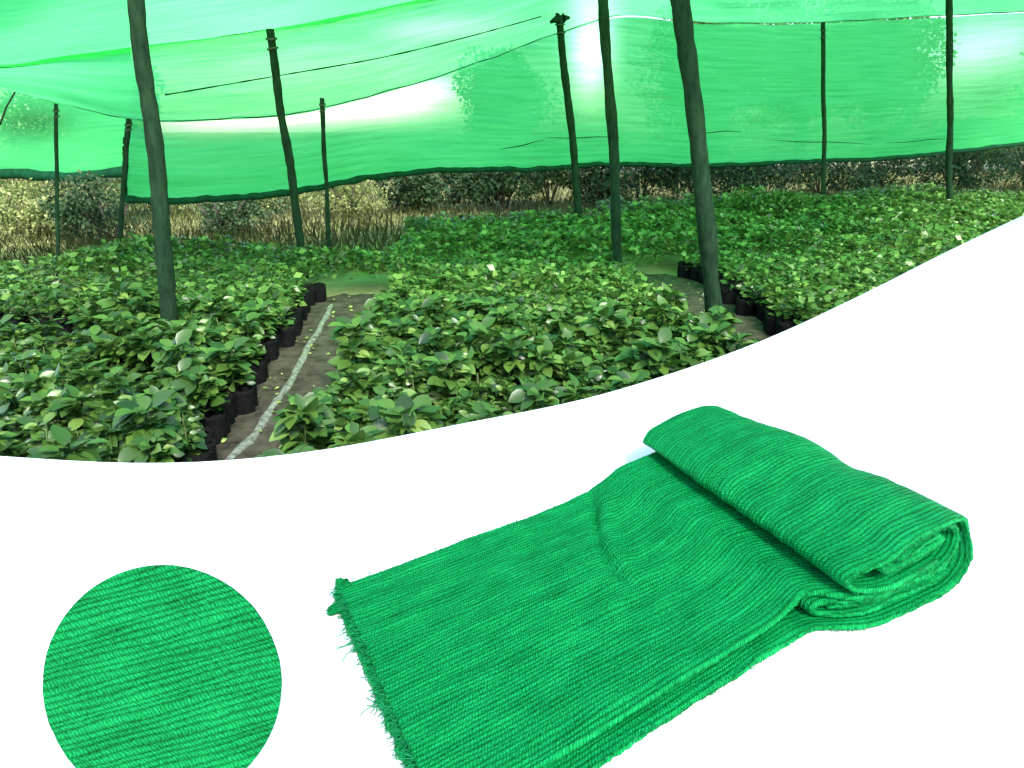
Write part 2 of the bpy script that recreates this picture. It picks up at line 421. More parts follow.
rp=[(.30,.004),(.42,.0048),(.53,.006),(.562,.020),(.574,.045),(.566,.072),(.540,.0845),(.50,.0880),(.455,.0835),(.418,.0720),(.404,.0580),(.414,.0455),(.45,.0435),(.36,.028),(.45,.03),(.52,.03),(.546,.044),(.556,.060),(.538,.0765),(.50,.0805),(.462,.0772),(.444,.068),(.34,.02)]
for k in range(420):
    i=random.randrange(len(rp)-1); t=random.random()
    if abs(rp[i][0]-rp[i+1][0])>.09: continue
    a=rp[i][0]*(1-t)+rp[i+1][0]*t; z=rp[i][1]*(1-t)+rp[i+1][1]*t+random.uniform(-.002,.002)
    thread(place(a,WID-.002,z), E23*.6+E13*random.uniform(-1,1)+Vector((0,0,random.uniform(-1,1))), random.uniform(.002,.0045),.00028)
V,Q,Tt=merge(ps)
tag(link('frayed_threads',npmesh('frayed_threads',V,Q,Tt,mat=M['thread']),root),kind='stuff')
# crumpled corner
ps=[]
def crumple(c, sx, sy, sz, seed, name):
    V=[];UVs=[];n1,n2=26,18
    for j in range(n2+1):
        ph=math.pi*j/n2
        for i in range(n1):
            t=2*math.pi*i/n1
            d=Vector((math.sin(ph)*math.cos(t),math.sin(ph)*math.sin(t),math.cos(ph)))
            r=1+.55*mn.noise(d*1.7+Vector((seed,0,0)))+.35*mn.noise(d*5+Vector((0,seed,0)))
            p=Vector(c)+(E13*d.x*sx+E23*d.y*sy)*r; p.z+=d.z*sz*r; p.z=max(p.z,T+.001)
            V.append(p); UVs.append((t*sx*1.5,ph*sy*1.5))
    Q=[(j*n1+i,(j+1)*n1+i,(j+1)*n1+(i+1)%n1,j*n1+(i+1)%n1) for j in range(n2) for i in range(n1)]
    link(name,npmesh(name,V,Q,mat=M['fabric'],uv=UVs),root)
c=Vector(place(.004,.006,.012)); crumple(c,.009,.012,.007,3,'crumpled_corner')
c=Vector(place(-.006,.026,.006)); crumple(c,.012,.007,.004,8,'crumpled_corner')

# ------------------------------------------------------------------ round sample disc, standing on the counter
td=.51; rad=119.5/F*td*.997
cc=ray(162,684.5)*td+Vector((0,0,CAMZ))
right=Vector((1,0,0)); upv=Vector((0,math.sin(PITCH),math.cos(PITCH))); nrm=Vector((0,-math.cos(PITCH),math.sin(PITCH)))
tilt=R(15.5)
ds=empty('round_swatch',(cc.x,cc.y+.03,T))
tag(ds,'round green knitted cloth swatch standing tilted at left on the white counter','swatch')
def disc(name, r0, thk, back, m, nr, uvs):
    V=[];UVs=[];na=160
    rs=[r0*k/nr for k in range(1,nr+1)]
    V.append(cc-nrm*back); UVs.append((0,0))
    for r in rs:
        for i in range(na):
            t=2*math.pi*i/na; x=r*math.cos(t); y=r*math.sin(t)
            lx=x*math.cos(tilt)+y*math.sin(tilt); ly=-x*math.sin(tilt)+y*math.cos(tilt)
            bump=0
            if uvs:
                ribw=mn.noise(Vector((lx*9,ly*60,5)))*.004
                bump=.0005*abs(math.sin(math.pi*(ly+ribw)/PITCHR))+.001*mn.noise(Vector((lx*20,ly*40,2)))
            V.append(cc+right*x+upv*y+nrm*(bump-back)); UVs.append((lx+3,ly+3.0))
    TR=[(0,1+i,1+(i+1)%na) for i in range(na)]
    Q=[(1+k*na+i,1+(k+1)*na+i,1+(k+1)*na+(i+1)%na,1+k*na+(i+1)%na) for k in range(nr-1) for i in range(na)]
    b=1+(nr-1)*na; e=len(V)
    for i in range(na):
        V.append(V[b+i]-nrm*thk); UVs.append(UVs[b+i])
    Q+=[(b+i,e+i,e+(i+1)%na,b+(i+1)%na) for i in range(na)]
    k=len(V); V.append(cc-nrm*(back+thk)); UVs.append((0,0))
    TR+=[(k,e+(i+1)%na,e+i) for i in range(na)]
    o=link(name,npmesh(name,V,Q,TR,mat=m,uv=UVs)); o.parent=ds; o.matrix_parent_inverse=ds.matrix_world.inverted(); 
    return o
bpy.context.view_layer.update()
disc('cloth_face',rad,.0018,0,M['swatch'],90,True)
disc('backing_board',rad*.975,.003,.0021,M['white'],3,False)
b0=cc-nrm*.006+upv*.01; b1=Vector((cc.x,b0.y+.075,T+.002))
V,Q,Tt=tube([b0,b0.lerp(b1,.5),b1],[.003,.003,.003],8)
o=link('prop_leg',npmesh('prop_leg',V,Q,Tt,mat=M['white'])); o.parent=ds; o.matrix_parent_inverse=ds.matrix_world.inverted()

# ------------------------------------------------------------------ nets
PX =[125,165,230,300,360,440,520,560,620,700,824,950,1100,1260]
HEM=[197,199,196,189,177,169,168,165,163,164,160,151,133,112]
FLD=[119,121,119,112, 99, 76, 47, 32, 17, 24, 23, 17,  8, -2]
DH =[9.6,9.65,9.7,10.0,10.8,12,13,13.6,14.2,15,16,17,18,19]
DF =[9.4,9.45,9.5,9.8,10.6,11.7,12.8,13.3,14.0,14.8,15.8,16.8,17.8,18.8]
def netsheet(name, rows, xs, nx, ny, mat_, parent, wr=.03, seed=0, sky_patches=()):
    W=[]
    """rows: list of functions x-> Vector; joined bottom to top"""
    V=[];UVs=[]
    X=[xs[0]+(xs[1]-xs[0])*i/nx for i in range(nx+1)]
    ns_=len(rows)-1
    cols=[[r(x) for r in rows] for x in X]
    su=0
    for i,cs in enumerate(cols):
        if i: su+=(cs[0]-cols[i-1][0]).length
        sv=0
        for j in range(ny+1):
            t=j/ny*ns_; k=min(ns_-1,int(t)); t-=k
            p0=cs[max(k-1,0)];p1=cs[k];p2=cs[k+1];p3=cs[min(k+2,ns_)]
            m1=(p2-p0)*.5 if k>0 else (p2-p1); m2=(p3-p1)*.5 if k<ns_-1 else (p2-p1)
            p=p1*(2*t**3-3*t*t+1)+m1*(t**3-2*t*t+t)+p2*(-2*t**3+3*t*t)+m2*(t**3-t*t)
            if j: sv+=(p-last).length
            last=p.copy()
            w=wr*(mn.noise(Vector((su*.9,sv*1.2,seed)))+.7*mn.noise(Vector((su*.35,sv*5,seed+4)))+.35*mn.noise(Vector((su*1.2+sv*2,sv*9,seed+2))))
            p=p+Vector((0,w,w*.5))
            V.append(p); UVs.append((su+seed*7,sv))
            W.append(sum(k*math.exp(-((p-at(wx,wy,p.y)).x/(rx*p.y/F))**2-((p-at(wx,wy,p.y)).z/(rz*p.y/F)+.35*(p-at(wx,wy,p.y)).x/(rx*p.y/F)*sl_)**2) for (wx,wy,rx,rz,k,sl_) in sky_patches))  # extra openness put in where bright sky glows through the net
    Q=[(i*(ny+1)+j,(i+1)*(ny+1)+j,(i+1)*(ny+1)+j+1,i*(ny+1)+j+1) for i in range(nx) for j in range(ny)]
    o=link(name,npmesh(name,V,Q,mat=mat_,uv=UVs,attr=W),parent)
    return o,[V[i*(ny+1)] for i in range(nx+1)],[V[i*(ny+1)+ny] for i in range(nx+1)]
def hem(name,P,r,parent,seed=0,drop=0):
    rr=[r*(1+.45*mn.noise(Vector((i*.35,seed,0)))) for i in range(len(P))]
    pp=[Vector(p)+Vector((0,-.01,-r*.6-drop+.02*mn.noise(Vector((i*.3,seed,5))))) for i,p in enumerate(P)]
    V,Q,Tt=tube(pp,rr,7)
    return link(name,npmesh(name,V,Q,Tt,mat=M['net_hem']),parent)
c=lambda ys:(lambda x:catmull(PX,ys,x))
hy,fy,dh,df=c(HEM),c(FLD),c(DH),c(DF)
side=empty('side_net',(2,12,1)); bpy.context.view_layer.update()
tag(side,'long green net wall hanging from the canopy above the seedling beds','shade net')
def reparent(o,p): o.parent=p; o.matrix_parent_inverse=p.matrix_world.inverted()
rowsB=[lambda x:at(x,hy(x),dh(x)), lambda x:at(x,(hy(x)*.55+fy(x)*.45),(dh(x)*.5+df(x)*.5)+.10), lambda x:at(x,fy(x),df(x))]
o,lo,hi=netsheet('net_panel',rowsB,(125,1260),260,30,M['net_side'],None,.05,1,sky_patches=[(215,124,70,10,.7,-.4),(330,112,90,13,.8,-.9),(410,92,40,12,.6,-.9),(592,40,17,38,.8,0),(985,46,50,24,.4,-.5)]); reparent(o,side)
h=hem('hem',lo,.045,None,1); reparent(h,side)
h=hem('corner_cord',[o.data.vertices[j].co.copy() for j in range(25)],.028,None,2); reparent(h,side)
# faint horizontal creases in the wall, drawn as thin dark tubes
for (xa,xb,ya,yb) in ((765,872,140,144),(885,960,143,138),(545,622,138,137),(500,545,150,140),(690,742,133,131)):
    cp=[at(xa+(xb-xa)*k/10, ya+(yb-ya)*k/10+.5*math.sin(k*.9+xa), dh(xa+(xb-xa)*k/10)-.13) for k in range(11)]
    V,Q,Tt=tube(cp,[.002+.007*math.sin(math.pi*k/10) for k in range(11)],5); o=link('crease',npmesh('crease',V,Q,Tt,mat=M['net_hem'])); reparent(o,side)

PXR=[-160,0,60,125,200,300,360,440,520,560,620,700,824,950,1100,1260]
RF =[45, 88,104,118,121.5,113,100,77,48,33,16,23,22,16,7,-3]
RFd=[8.3,8.8,9.1,9.35,9.45,9.75,10.55,11.65,12.75,13.25,13.95,14.75,15.75,16.75,17.75,18.75]
RM =[75*.7,65,56,47,38,24,12,-4,-22,-32,-40,-40,-40,-45,-52,-60]
RMd=[7.6,8.0,8.2,8.4,8.6,8.8,9.4,10.4,11.3,11.8,12.3,13,14,15,16,17]
rf,rfd,rm,rmd=[(lambda ys:(lambda x:catmull(PXR,ys,x)))(q) for q in (RF,RFd,RM,RMd)]
roofb=empty('canopy_net',(2,11,2.5)); bpy.context.view_layer.update()
tag(roofb,'pale green net sagging along the back of the canopy above the left posts','shade net')
rowsR=[lambda x:at(x,rf(x),rfd(x))+Vector((0,0,.0)), lambda x:at(x,rf(x)*.5+rm(x)*.5+3,rfd(x)*.5+rmd(x)*.5+.08), lambda x:at(x,rm(x),rmd(x))]
o,lo,hi=netsheet('net_panel',rowsR,(-160,1260),220,20,M['net_roof'],None,.05,2,sky_patches=[(330,62,120,16,.12,-.8),(440,28,50,9,.4,-.8),(592,12,20,22,.8,0)]); reparent(o,roofb)
h=hem('hem',lo,.008,None,3,-.02); reparent(h,roofb)
# seam across this panel
sp=[at(x,95-(x-165)*.17-(max(0,x-360)**1.5)*.006, rfd(x)*.62+rmd(x)*.38-.12) for x in range(165,545,8)]
V,Q,Tt=tube(sp,[.005+.006*random.random() for _ in sp],5); o=link('seam',npmesh('seam',V,Q,Tt,mat=M['net_hem'])); reparent(o,roofb)
rooff=empty('canopy_net',(2,7,3)); bpy.context.view_layer.update()
tag(rooff,'bright green net stretched overhead at the front of the canopy','shade net')
def fr(x,yy,zz): 
    p=at(x,rm(x),rmd(x)); return Vector((p.x*(yy/p.y)*.9,yy,zz))
rowsF=[lambda x:at(x,rm(x)+6,rmd(x)+.12)+Vector((0,0,.04)), lambda x:at(x,rm(x)-42,rmd(x)-1.1), lambda x:fr(x,6.3,3.15), lambda x:fr(x,4.6,3.2)]
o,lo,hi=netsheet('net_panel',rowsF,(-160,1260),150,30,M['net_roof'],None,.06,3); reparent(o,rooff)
h=hem('hem',lo,.006,None,4); reparent(h,rooff)
# far left wall
fl=empty('side_net',(-8,13,1)); bpy.context.view_layer.update()
tag(fl,'short far net wall with a thick dark hem at the left edge','shade net')
XA=[-260,-100,0,60,100,131]; HA=[182,180,172,174,170,167]
rowsA=[lambda x:at(x,catmull(XA,HA,x),13.2), lambda x:at(x,110,13.3), lambda x:at(x,-40,12.6)]
o,lo,hi=netsheet('net_panel',rowsA,(-260,131),60,24,M['net_side'],None,.06,5,sky_patches=[(35,122,38,16,.6,0),(-40,120,60,20,.4,0)]); reparent(o,fl)
h=hem('hem',lo,.09,None,6); reparent(h,fl)
V,Q,Tt=tube([at(0,125,13),at(6,108,13),at(15,92,13),at(22,80,13)],[.015]*4,5); o=link('cord',npmesh('cord',V,Q,Tt,mat=M['bark'])); reparent(o,fl)

# ------------------------------------------------------------------ posts
def post(foot, D, top, Dt, r, label, out=False, knob=False, r2=None):
    f=at(*foot,D); t=at(*top,Dt)
    d=(t-f)
    g=f-d*(f.z/d.z); g.z=0                        # down to the soil
    if out:
        t=t+d*((3.22-t.z)/d.z if t.z<3.22 else 0)
    e=empty('wooden_post',g); tag(e,label,'post',group='posts holding up the shade net')
    nseg=40;pts=[];rr=[]
    for k in range(nseg+1):
        s=k/nseg; p=g.lerp(t,s)-g
        w=r*.5*math.sin(s*math.pi)
        p=p+Vector((w*mn.noise(Vector((s*3,g.x,1)))*2,w*mn.noise(Vector((s*3,g.x,5))),0))
        pts.append(p-Vector((0,0,.05 if k==0 else 0)))
        rr.append(((r2 or r*.92)*s+r*(1-s))*(1+.16*mn.noise(Vector((s*9,g.y,2)))+.16*mn.noise(Vector((s*31,g.y,4)))))
    V,Q,Tt=tube(pts,rr,10)
    link('pole',npmesh('pole',V,Q,Tt,mat=M['bark']),e)
    if not out:
        for sgn in (0,1):
            q=[]
            zt=(t-g)*(.965 if sgn==0 else .93)
            for k in range(14):
                an=2*math.pi*k/13; q.append(zt+Vector((math.cos(an)*r*1.12,math.sin(an)*r*1.12,.012*math.sin(an+sgn))))
            V,Q,Tt=tube(q,[.011]*14,5); link('rope_lashing',npmesh('rope_lashing',V,Q,Tt,mat=M['rope']),e)
    if knob:
        q=[]
        for k in range(5):
            a=Vector((random.uniform(-.06,.06),random.uniform(-.05,.05),random.uniform(-.1,.03)))+pts[-1]
            b=a+Vector((random.uniform(-.3,.3),random.uniform(-.05,.05),random.uniform(-.05,.12)))
            q.append(tube([a,a.lerp(b,.5)+Vector((0,0,.03)),b],[.05,.045,.02],6))
        V,Q,Tt=merge(q); link('tied_bundle',npmesh('tied_bundle',V,Q,Tt,mat=M['bark']),e)
    return e
post((168,315),5.23,(138,0),5.15,.057,'thick dark post rising from the middle of the left bed',True)
post((58,255),8.0,(56,104),8.5,.022,'thin pole near the left edge of the photo',)
post((300,245),8.7,(270,29),8.6,.048,'medium post leaning left in front of the hanging net wall with its top showing')
post((328,235),9.5,(322,98),9.4,.030,'thin post just right of the leaning medium post')
post((578,207),12.4,(559,16),12.2,.062,'post with a dark tied bundle on its top',False,True)
post((617,250),8.3,(603,0),8.2,.058,'straight slim post standing at the far edge of the centre bed',True)
post((712,290),6.1,(679,0),6.0,.074,'thickest leaning post beside the short right-hand path',True)
post((824,188),14.6,(823,23),15.4,.045,'thin upright post in front of the right net wall, second from right')
post((950,187),15.2,(949,-30),15.0,.062,'upright post nearest the right edge of the photo')
post((123,200),9.3,(129,119),9.3,.034,'short corner post at the left end of the net wall')

# ------------------------------------------------------------------ leaves
def leafgeo(detail):
    """unit leaf along +x, returns verts and faces"""
    if detail==2:
        xs=[0,.18,.42,.68,.88,1.0]; w=[.02,.24,.34,.29,.14,.0]; 
        V=[];Q=[];Tt=[]
        for i,(x,h) in enumerate(zip(xs,w)):
            droop=-.22*x*x
            V+= [(x,h,droop+.10*h/.34),(x,0,droop),(x,-h,droop+.10*h/.34)]
        for i in range(5):
            a=i*3;b=a+3
            Q+=[(a,a+1,b+1,b),(a+1,a+2,b+2,b+1)]
        return np.array(V),np.array(Q)
    V=[(0,0,0),(.45,.33,.03),(1,0,-.18),(.45,-.33,.03)]
    return np.array(V,dtype=float),np.array([(0,3,2,1)])
LV2,LQ2=leafgeo(2); LV1,LQ1=leafgeo(1)
def leaves(P, D, S, tone, detail, droll=None):
    """P (n,3) base, D (n,3) directions, S (n) size -> V,Q,attr"""
    LV,LQ=(LV2,LQ2) if detail==2 else (LV1,LQ1)
    n=len(P)
    D=D/np.linalg.norm(D,axis=1,keepdims=True)
    up=np.tile([0,0,1.0],(n,1))+rng.normal(0,.5,(n,3))
    Yv=np.cross(up,D); Yv/=np.linalg.norm(Yv,axis=1,keepdims=True)+1e-9
    Z=np.cross(D,Yv)
    V=P[:,None,:]+S[:,None,None]*(LV[None,:,0,None]*D[:,None,:]+LV[None,:,1,None]*Yv[:,None,:]+LV[None,:,2,None]*Z[:,None,:])
    k=len(LV)
    Q=(LQ[None]+ (np.arange(n)*k)[:,None,None]).reshape(-1,4)
    return V.reshape(-1,3),Q,np.repeat(tone,k)
def plant_arrays(nl, hh, rad, size, detail, rs):
    """foliage of one seedling standing at origin"""
    P=[];D=[]
    r=rng
    t=r.uniform(0,2*math.pi,nl); z=hh*(.35+.65*np.sqrt(r.uniform(0,1,nl)))
    rr=rad*r.uniform(.05,.55,nl)*(1.15-.5*(z/hh))
    P=np.stack([rr*np.cos(t),rr*np.sin(t),z],1)
    el=r.uniform(-.35,.75,nl)*np.where(z>hh*.8,1.0,.7)
    t2=t+r.normal(0,.5,nl)
    D=np.stack([np.cos(t2)*np.cos(el),np.sin(t2)*np.cos(el),np.sin(el)],1)
    S=size*r.uniform(.4,1.35,nl)
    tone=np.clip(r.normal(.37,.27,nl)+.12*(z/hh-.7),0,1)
    return leaves(P,D,S,tone,detail)
# seedling variants
foli=[]
for k in range(7):
    V,Q,a=plant_arrays(92,.29+.05*(k%4),.155,.056+.010*(k%4),2,k)
    foli.append(npmesh('foliage',V,Q,mat=M['leaf'],attr=a))
bag=[]
V=[];Q=[];nb=14
for j,(r_,z_) in enumerate([(.052,0),(.058,.02),(.055,.08),(.058,.14),(.062,.165),(.054,.168),(.050,.150)]):
    for i in range(nb):
        t=2*math.pi*i/nb; r2=r_*(1+.06*math.sin(t*5+j*2)); V.append((r2*math.cos(t),r2*math.sin(t),z_))
Q=[(j*nb+i,j*nb+(i+1)%nb,(j+1)*nb+(i+1)%nb,(j+1)*nb+i) for j in range(6) for i in range(nb)]
cidx=len(V); V.append((0,0,.150)); TR=[(6*nb+i,6*nb+(i+1)%nb,cidx) for i in range(nb)]
bagme=npmesh('polybag',V,Q,TR,mat=M['bag'])
V,Q,Tt=tube([(0,0,.14),(.006,.003,.22),(.0,-.004,.32)],[.005,.004,.003],6)
stemme=npmesh('stem',V,Q,Tt,mat=M['stem'])

def bed(x,y):
    """which bed a spot belongs to (None = no plants)"""
    if inpath(P1,x,y,.0) or inpath(P2,x,y,.02): return None
    if inpath([(p[0]-.1,p[1],p[2]) for p in P1],x,y,.02) or inpath([(p[0]+.12,p[1],p[2]) for p in P2],x,y,.05): return 'bare'
    if y<4.2 and x>1.3+ (y-2.6)*.0 and x<0: return None
    # behind the counter only
    if x<4.2 and y < (catmull(exs,eys,x) if x>-3.2 else 1.9)+.35: return None
    if y<8.0:
        xl=catmull([p[1] for p in P1],[p[0] for p in P1],max(1.6,min(8.0,y)))
    else: xl=-1.5
    xr=catmull([p[1] for p in P2],[p[0] for p in P2],max(4.0,min(8.8,y)))
    if x<xl:
        if x<-2.9+.3*math.sin(y*3) and 5.05<y<5.95 : return None
        if y<8.9+.5*math.sin(x*1.3) and x>-7.5: return 'left'
        return None
    if x<xr:
        if y<12.4+.4*math.sin(x*2): return 'centre' if x>-1.9 else None
        return None
    lim = 14.5+ (x-2)*.4
    if y<lim and x<13: return 'right'
    return None
spots=[]; bare=[]
sp_=.185
ny_=int(16/sp_)
for j in range(ny_):
    y=1.6+j*sp_
    # only ground the camera could see from the side too
    hw=.85*y+1.2
    i0=int(-hw/sp_); i1=int(hw/sp_)
    for i in range(i0,i1+1):
        x=i*sp_+(.5*sp_ if j%2 else 0)
        x2=x+rng.uniform(-.045,.045); y2=y+rng.uniform(-.045,.045)
        b=bed(x2,y2)
        if not b: continue
        if b=='bare': bare.append((x2,y2)); b='left' if x2<0 else 'right'; x2+=-.05 if x2<0 else .05
        if y>7 and rng.random()<.25: continue
        # is it inside the photograph?
        g=Vector((x2,y2,.35-CAMZ)); vx=x2; 
        zc=y2*math.cos(PITCH)-g.z*math.sin(PITCH); yc=y2*math.sin(PITCH)+g.z*math.cos(PITCH)
        px=512+F*vx/zc; py=384-F*yc/zc
        # hidden behind the counter?
        ey=catmull(exs,eys,max(-3.2,min(4.0,x2*ey_))) if False else None
        spots.append((x2,y2,b,px,py))
EX=[0,160,300,450,600,750,850,950,1024]; EY=[455,462,452,425,385,345,300,250,215]
def seen(px,py): return -15<px<1040 and py<catmull(EX,EY,max(0,min(1024,px)))+22
vis=[s for s in spots if seen(s[3],s[4])]
vis.sort(key=lambda s:s[1])
near=vis[:300]; nearset=set((s[0],s[1]) for s in near)
rest=[s for s in spots if (s[0],s[1]) not in nearset]
blabel={'left':'broad-leaved green seedling in a black bag, packed near the front of the left bed',
        'centre':'broad-leaved green seedling in a black bag, packed near the front of the centre bed',
        'right':'broad-leaved green seedling in a black bag, packed near the front of the right bed'}
proto=None
for k,(x,y,b,px,py) in enumerate(near):
    if k==0:
        r_=empty('seedling'); r_['category']='seedling'; link('polybag',bagme,r_); link('stem',stemme,r_); link('foliage',foli[0],r_); proto=r_
        kids=list(r_.children)
    else:
        r_=proto.copy(); col.objects.link(r_)
        for ch in kids:
            c2=ch.copy(); col.objects.link(c2); c2.parent=r_
            if c2.name.startswith('foliage'): c2.data=foli[k%7]
    r_.location=(x,y,0); r_.rotation_euler=(0,0,rng.uniform(0,6.28)); s=rng.uniform(.88,1.18); r_.scale=(s,s,s*rng.uniform(.9,1.1))
    r_['label']=blabel[b]; r_['group']='seedlings at the front of the '+b+' bed'
# the rest of the seedlings, as one mass (well past 300)
VV=[];QQ=[];AA=[];base=0
bv_=np.array([v.co[:] for v in bagme.vertices]); 
tm=[]
for k in range(6): tm.append(plant_arrays(56,.33,.16,.070,1,k))
for (x,y,b,px,py) in rest:
    d=2 if False else 1
    V,Q,a=tm[rng.integers(6)]
    t=rng.uniform(0,6.28); s=rng.uniform(.85,1.2)*(1.0 if y<9 else 1.12)
    bump=1+.35*mn.noise(Vector((x*.8,y*.8,0)))
    W=np.stack([(V[:,0]*math.cos(t)-V[:,1]*math.sin(t))*s+x,(V[:,0]*math.sin(t)+V[:,1]*math.cos(t))*s+y,V[:,2]*s*bump],1)
    VV.append(W);QQ.append(Q+base);AA.append(np.clip(a+rng.normal(0,.1)+(.08 if b=='centre' else 0)+.14*min(1,max(0,(y-5)/3)),0,1));base+=len(W)  # back rows made paler, offsetting the green shade under the nets
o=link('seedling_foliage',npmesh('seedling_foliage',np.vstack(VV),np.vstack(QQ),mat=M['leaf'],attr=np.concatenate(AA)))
tag(o,'mass of small green seedlings filling the beds farther back',"seedlings",kind='stuff')
# bags of the remaining plants that stand at a bed edge
ps=[]
VV=[];QQ=[];base=0
qb=np.array([list(p.vertices) for p in bagme.polygons if len(p.vertices)==4])
for (x,y,b,px,py) in rest:
    if inpath(P1,x,y,.45) or inpath(P2,x,y,.45) or (x<-2.4 and 4.9<y<6.4):
        VV.append(bv_+np.array([x,y,0])); QQ.append(qb+base); base+=len(bv_)
for (x,y) in bare:
    for dx,dy in ((0,0),(.10,.05),(.02,.1),(.2,.02),(.13,.12)):
        VV.append(bv_*np.array([1.1,1.1,1.1])*(1+rng.uniform(-.07,.07,bv_.shape))+np.array([x+dx*(1 if x>0 else -1),y+dy,0])); QQ.append(qb+base); base+=len(bv_)
o=link('polybags',npmesh('polybags',np.vstack(VV),np.vstack(QQ),mat=M['bag']))
tag(o,'rows of black plastic bags along the farther bed edges','polybags',kind='stuff')

# edging rail along the path
pr=[pl(232,462,.05),pl(262,425,.06),pl(290,385,.06),pl(312,345,.06),pl(326,318,.07),pl(336,302,.06)]
V=[];Q=[]
nn=40;ys=[p.y for p in pr];xs_=[p.x for p in pr]
for k in range(nn+1):
    y=1.9+(ys[-1]-1.9)*k/nn
    x=catmull(ys,xs_,y) if y>ys[0] else xs_[0]+(y-ys[0])*(xs_[1]-xs_[0])/(ys[1]-ys[0])
    w=.027*(1+.8*mn.noise(Vector((y*5,1,0)))); h=.045+.012*mn.noise(Vector((y*4,2,0)))
    x+=-.035+.02*mn.noise(Vector((y*2.2,7,0)))
    for (a,b) in ((-w,0.01),(-w*.9,h*.8),(-w*.4,h),(w*.5,h*.97),(w*.95,h*.75),(w,0.01)): V.append((x+a,y,b))
Q=[(k*6+i,k*6+i+1,(k+1)*6+i+1,(k+1)*6+i) for k in range(nn) for i in range(5)]
tag(link('edging_rail',npmesh('edging_rail',V,[q[::-1] for q in Q],mat=M['rail'])),'pale weathered edging strip running along the left bed beside the path','edging')
# litter on paths
ps=[]
def stick(x,y,L,a,r,label):
    p=pl(x,y,.04); q=p+Vector((math.cos(a)*L,math.sin(a)*L,.02))
    V,Q,Tt=tube([p,p.lerp(q,.5)+Vector((0,0,.015)),q],[r,r*.9,r*.6],6)
    tag(link('stick',npmesh('stick',V,Q,Tt,mat=M['dryleaf'])),label,'stick')
stick(362,322,.28,R(-12),.012,'pale stick lying across the far part of the left path')
stick(703,296,.26,R(65),.018,'short pale stick leaning at the foot of the thick post')
stick(728,330,.3,R(120),.012,'pale stick on the short path near the counter edge')
P=[];D=[]
for k in range(260):
    Pp=P1 if random.random()<.6 else P2
    y=random.uniform(Pp[0][1],Pp[-1][1]); ysx=[p[1] for p in Pp]
    x=catmull(ysx,[p[0] for p in Pp],y)+random.uniform(-.33,.33)
    P.append((x,y,.045)); D.append((random.uniform(-1,1),random.uniform(-1,1),random.uniform(-.1,.3)))
V,Q,a=leaves(np.array(P),np.array(D),rng.uniform(.015,.05,len(P)),rng.uniform(0,.35,len(P)),1)
tag(link('leaf_litter',npmesh('leaf_litter',V,Q,mat=M['grass'],attr=a)),'dry fallen leaves scattered on the soil paths','litter',kind='stuff')

# ------------------------------------------------------------------ dry grass field
P=[];D=[];S=[];A=[]
n=80000
yy=9.0+ (rng.random(n)**1.3)*22; xx=rng.uniform(-1,1,n)*(.85*yy+2)
P=np.stack([xx,yy,np.zeros(n)],1)
keep=np.array([bed(x,y) is None for x,y in zip(xx,yy)]); P=P[keep]; n=len(P)
D=np.stack([rng.normal(0,.45,n),rng.normal(0,.45,n),np.ones(n)],1); D/=np.linalg.norm(D,axis=1,keepdims=True)
hgt=rng.uniform(.10,.38,n)*(1+.6*np.array([mn.noise(Vector((x*.5,y*.5,3))) for x,y,_ in P]))
sd=np.stack([rng.normal(0,1,n),rng.normal(0,1,n),np.zeros(n)],1); sd/=np.linalg.norm(sd,axis=1,keepdims=True)
w=rng.uniform(.006,.015,n)[:,None]
V=np.stack([P-sd*w,P+sd*w,P+D*hgt[:,None]*.6+sd*w*.7,P+D*hgt[:,None]+sd*w*3],1).reshape(-1,3)
Q=np.arange(n*4).reshape(-1,4)
tn=np.clip(.55+.5*np.array([mn.noise(Vector((x*.35,y*.35,0))) for x,y,_ in P])+rng.normal(0,.15,n),0,1)
tag(link('dry_grass',npmesh('dry_grass',V,Q,mat=M['grass'],attr=np.repeat(tn,4))),'tall straw-coloured dry grass behind the beds','grass',kind='stuff')

# ------------------------------------------------------------------ shrubs and trees
def blobleaves(n, c, r, size, lo=0, hi=1, clumps=9, flat=.8, seed=0):
    rr=np.random.default_rng(seed)
    cs=[];
    for k in range(clumps):
        d=rr.normal(0,1,3); d/=np.linalg.norm(d); 
        cs.append((np.array(c)+d*np.array(r)*rr.uniform(.3,.75), rr.uniform(.3,.55), rr.uniform(-.2,.2)))
    P=[];T_=[];D=[]
    for k in range(n):
        cc_,f,tn=cs[rr.integers(clumps)]
        d=rr.normal(0,1,3); d/=np.linalg.norm(d)
        p=cc_+d*np.array(r)*f*rr.uniform(.6,1.05)
        if p[2]<.02: continue
        P.append(p);D.append(d+rr.normal(0,.6,3)); T_.append(np.clip(rr.normal(.45,.2)+tn,lo,hi))
    P=np.array(P);D=np.array(D)
    return leaves(P,D,size*rr.uniform(.6,1.3,len(P)),np.array(T_),1)
def shrub(px,Y,w,h,mat_,label,seed,n=900,size=.12,zoff=0):
    g=at(px,150,Y); e=empty('shrub',(g.x,Y,0)); tag(e,label,'shrub',group='shrubs behind the nursery beds')
    V,Q,a=blobleaves(n,(0,0,h*.5),(w/2,w*.35,h*.52),size,clumps=10,seed=seed)
    link('foliage',npmesh('foliage',V,Q,mat=M[mat_],attr=a),e)
    q=[]
    for k in range(5):
        t=2*math.pi*k/5+seed
        q.append(tube([(0,0,-.02),(math.cos(t)*w*.1,math.sin(t)*w*.1,h*.35),(math.cos(t)*w*.22,math.sin(t)*w*.2,h*.7)],[.03,.02,.01],6))
    V,Q,Tt=merge(q); link('stems',npmesh('stems',V,Q,Tt,mat=M['trunk']),e)
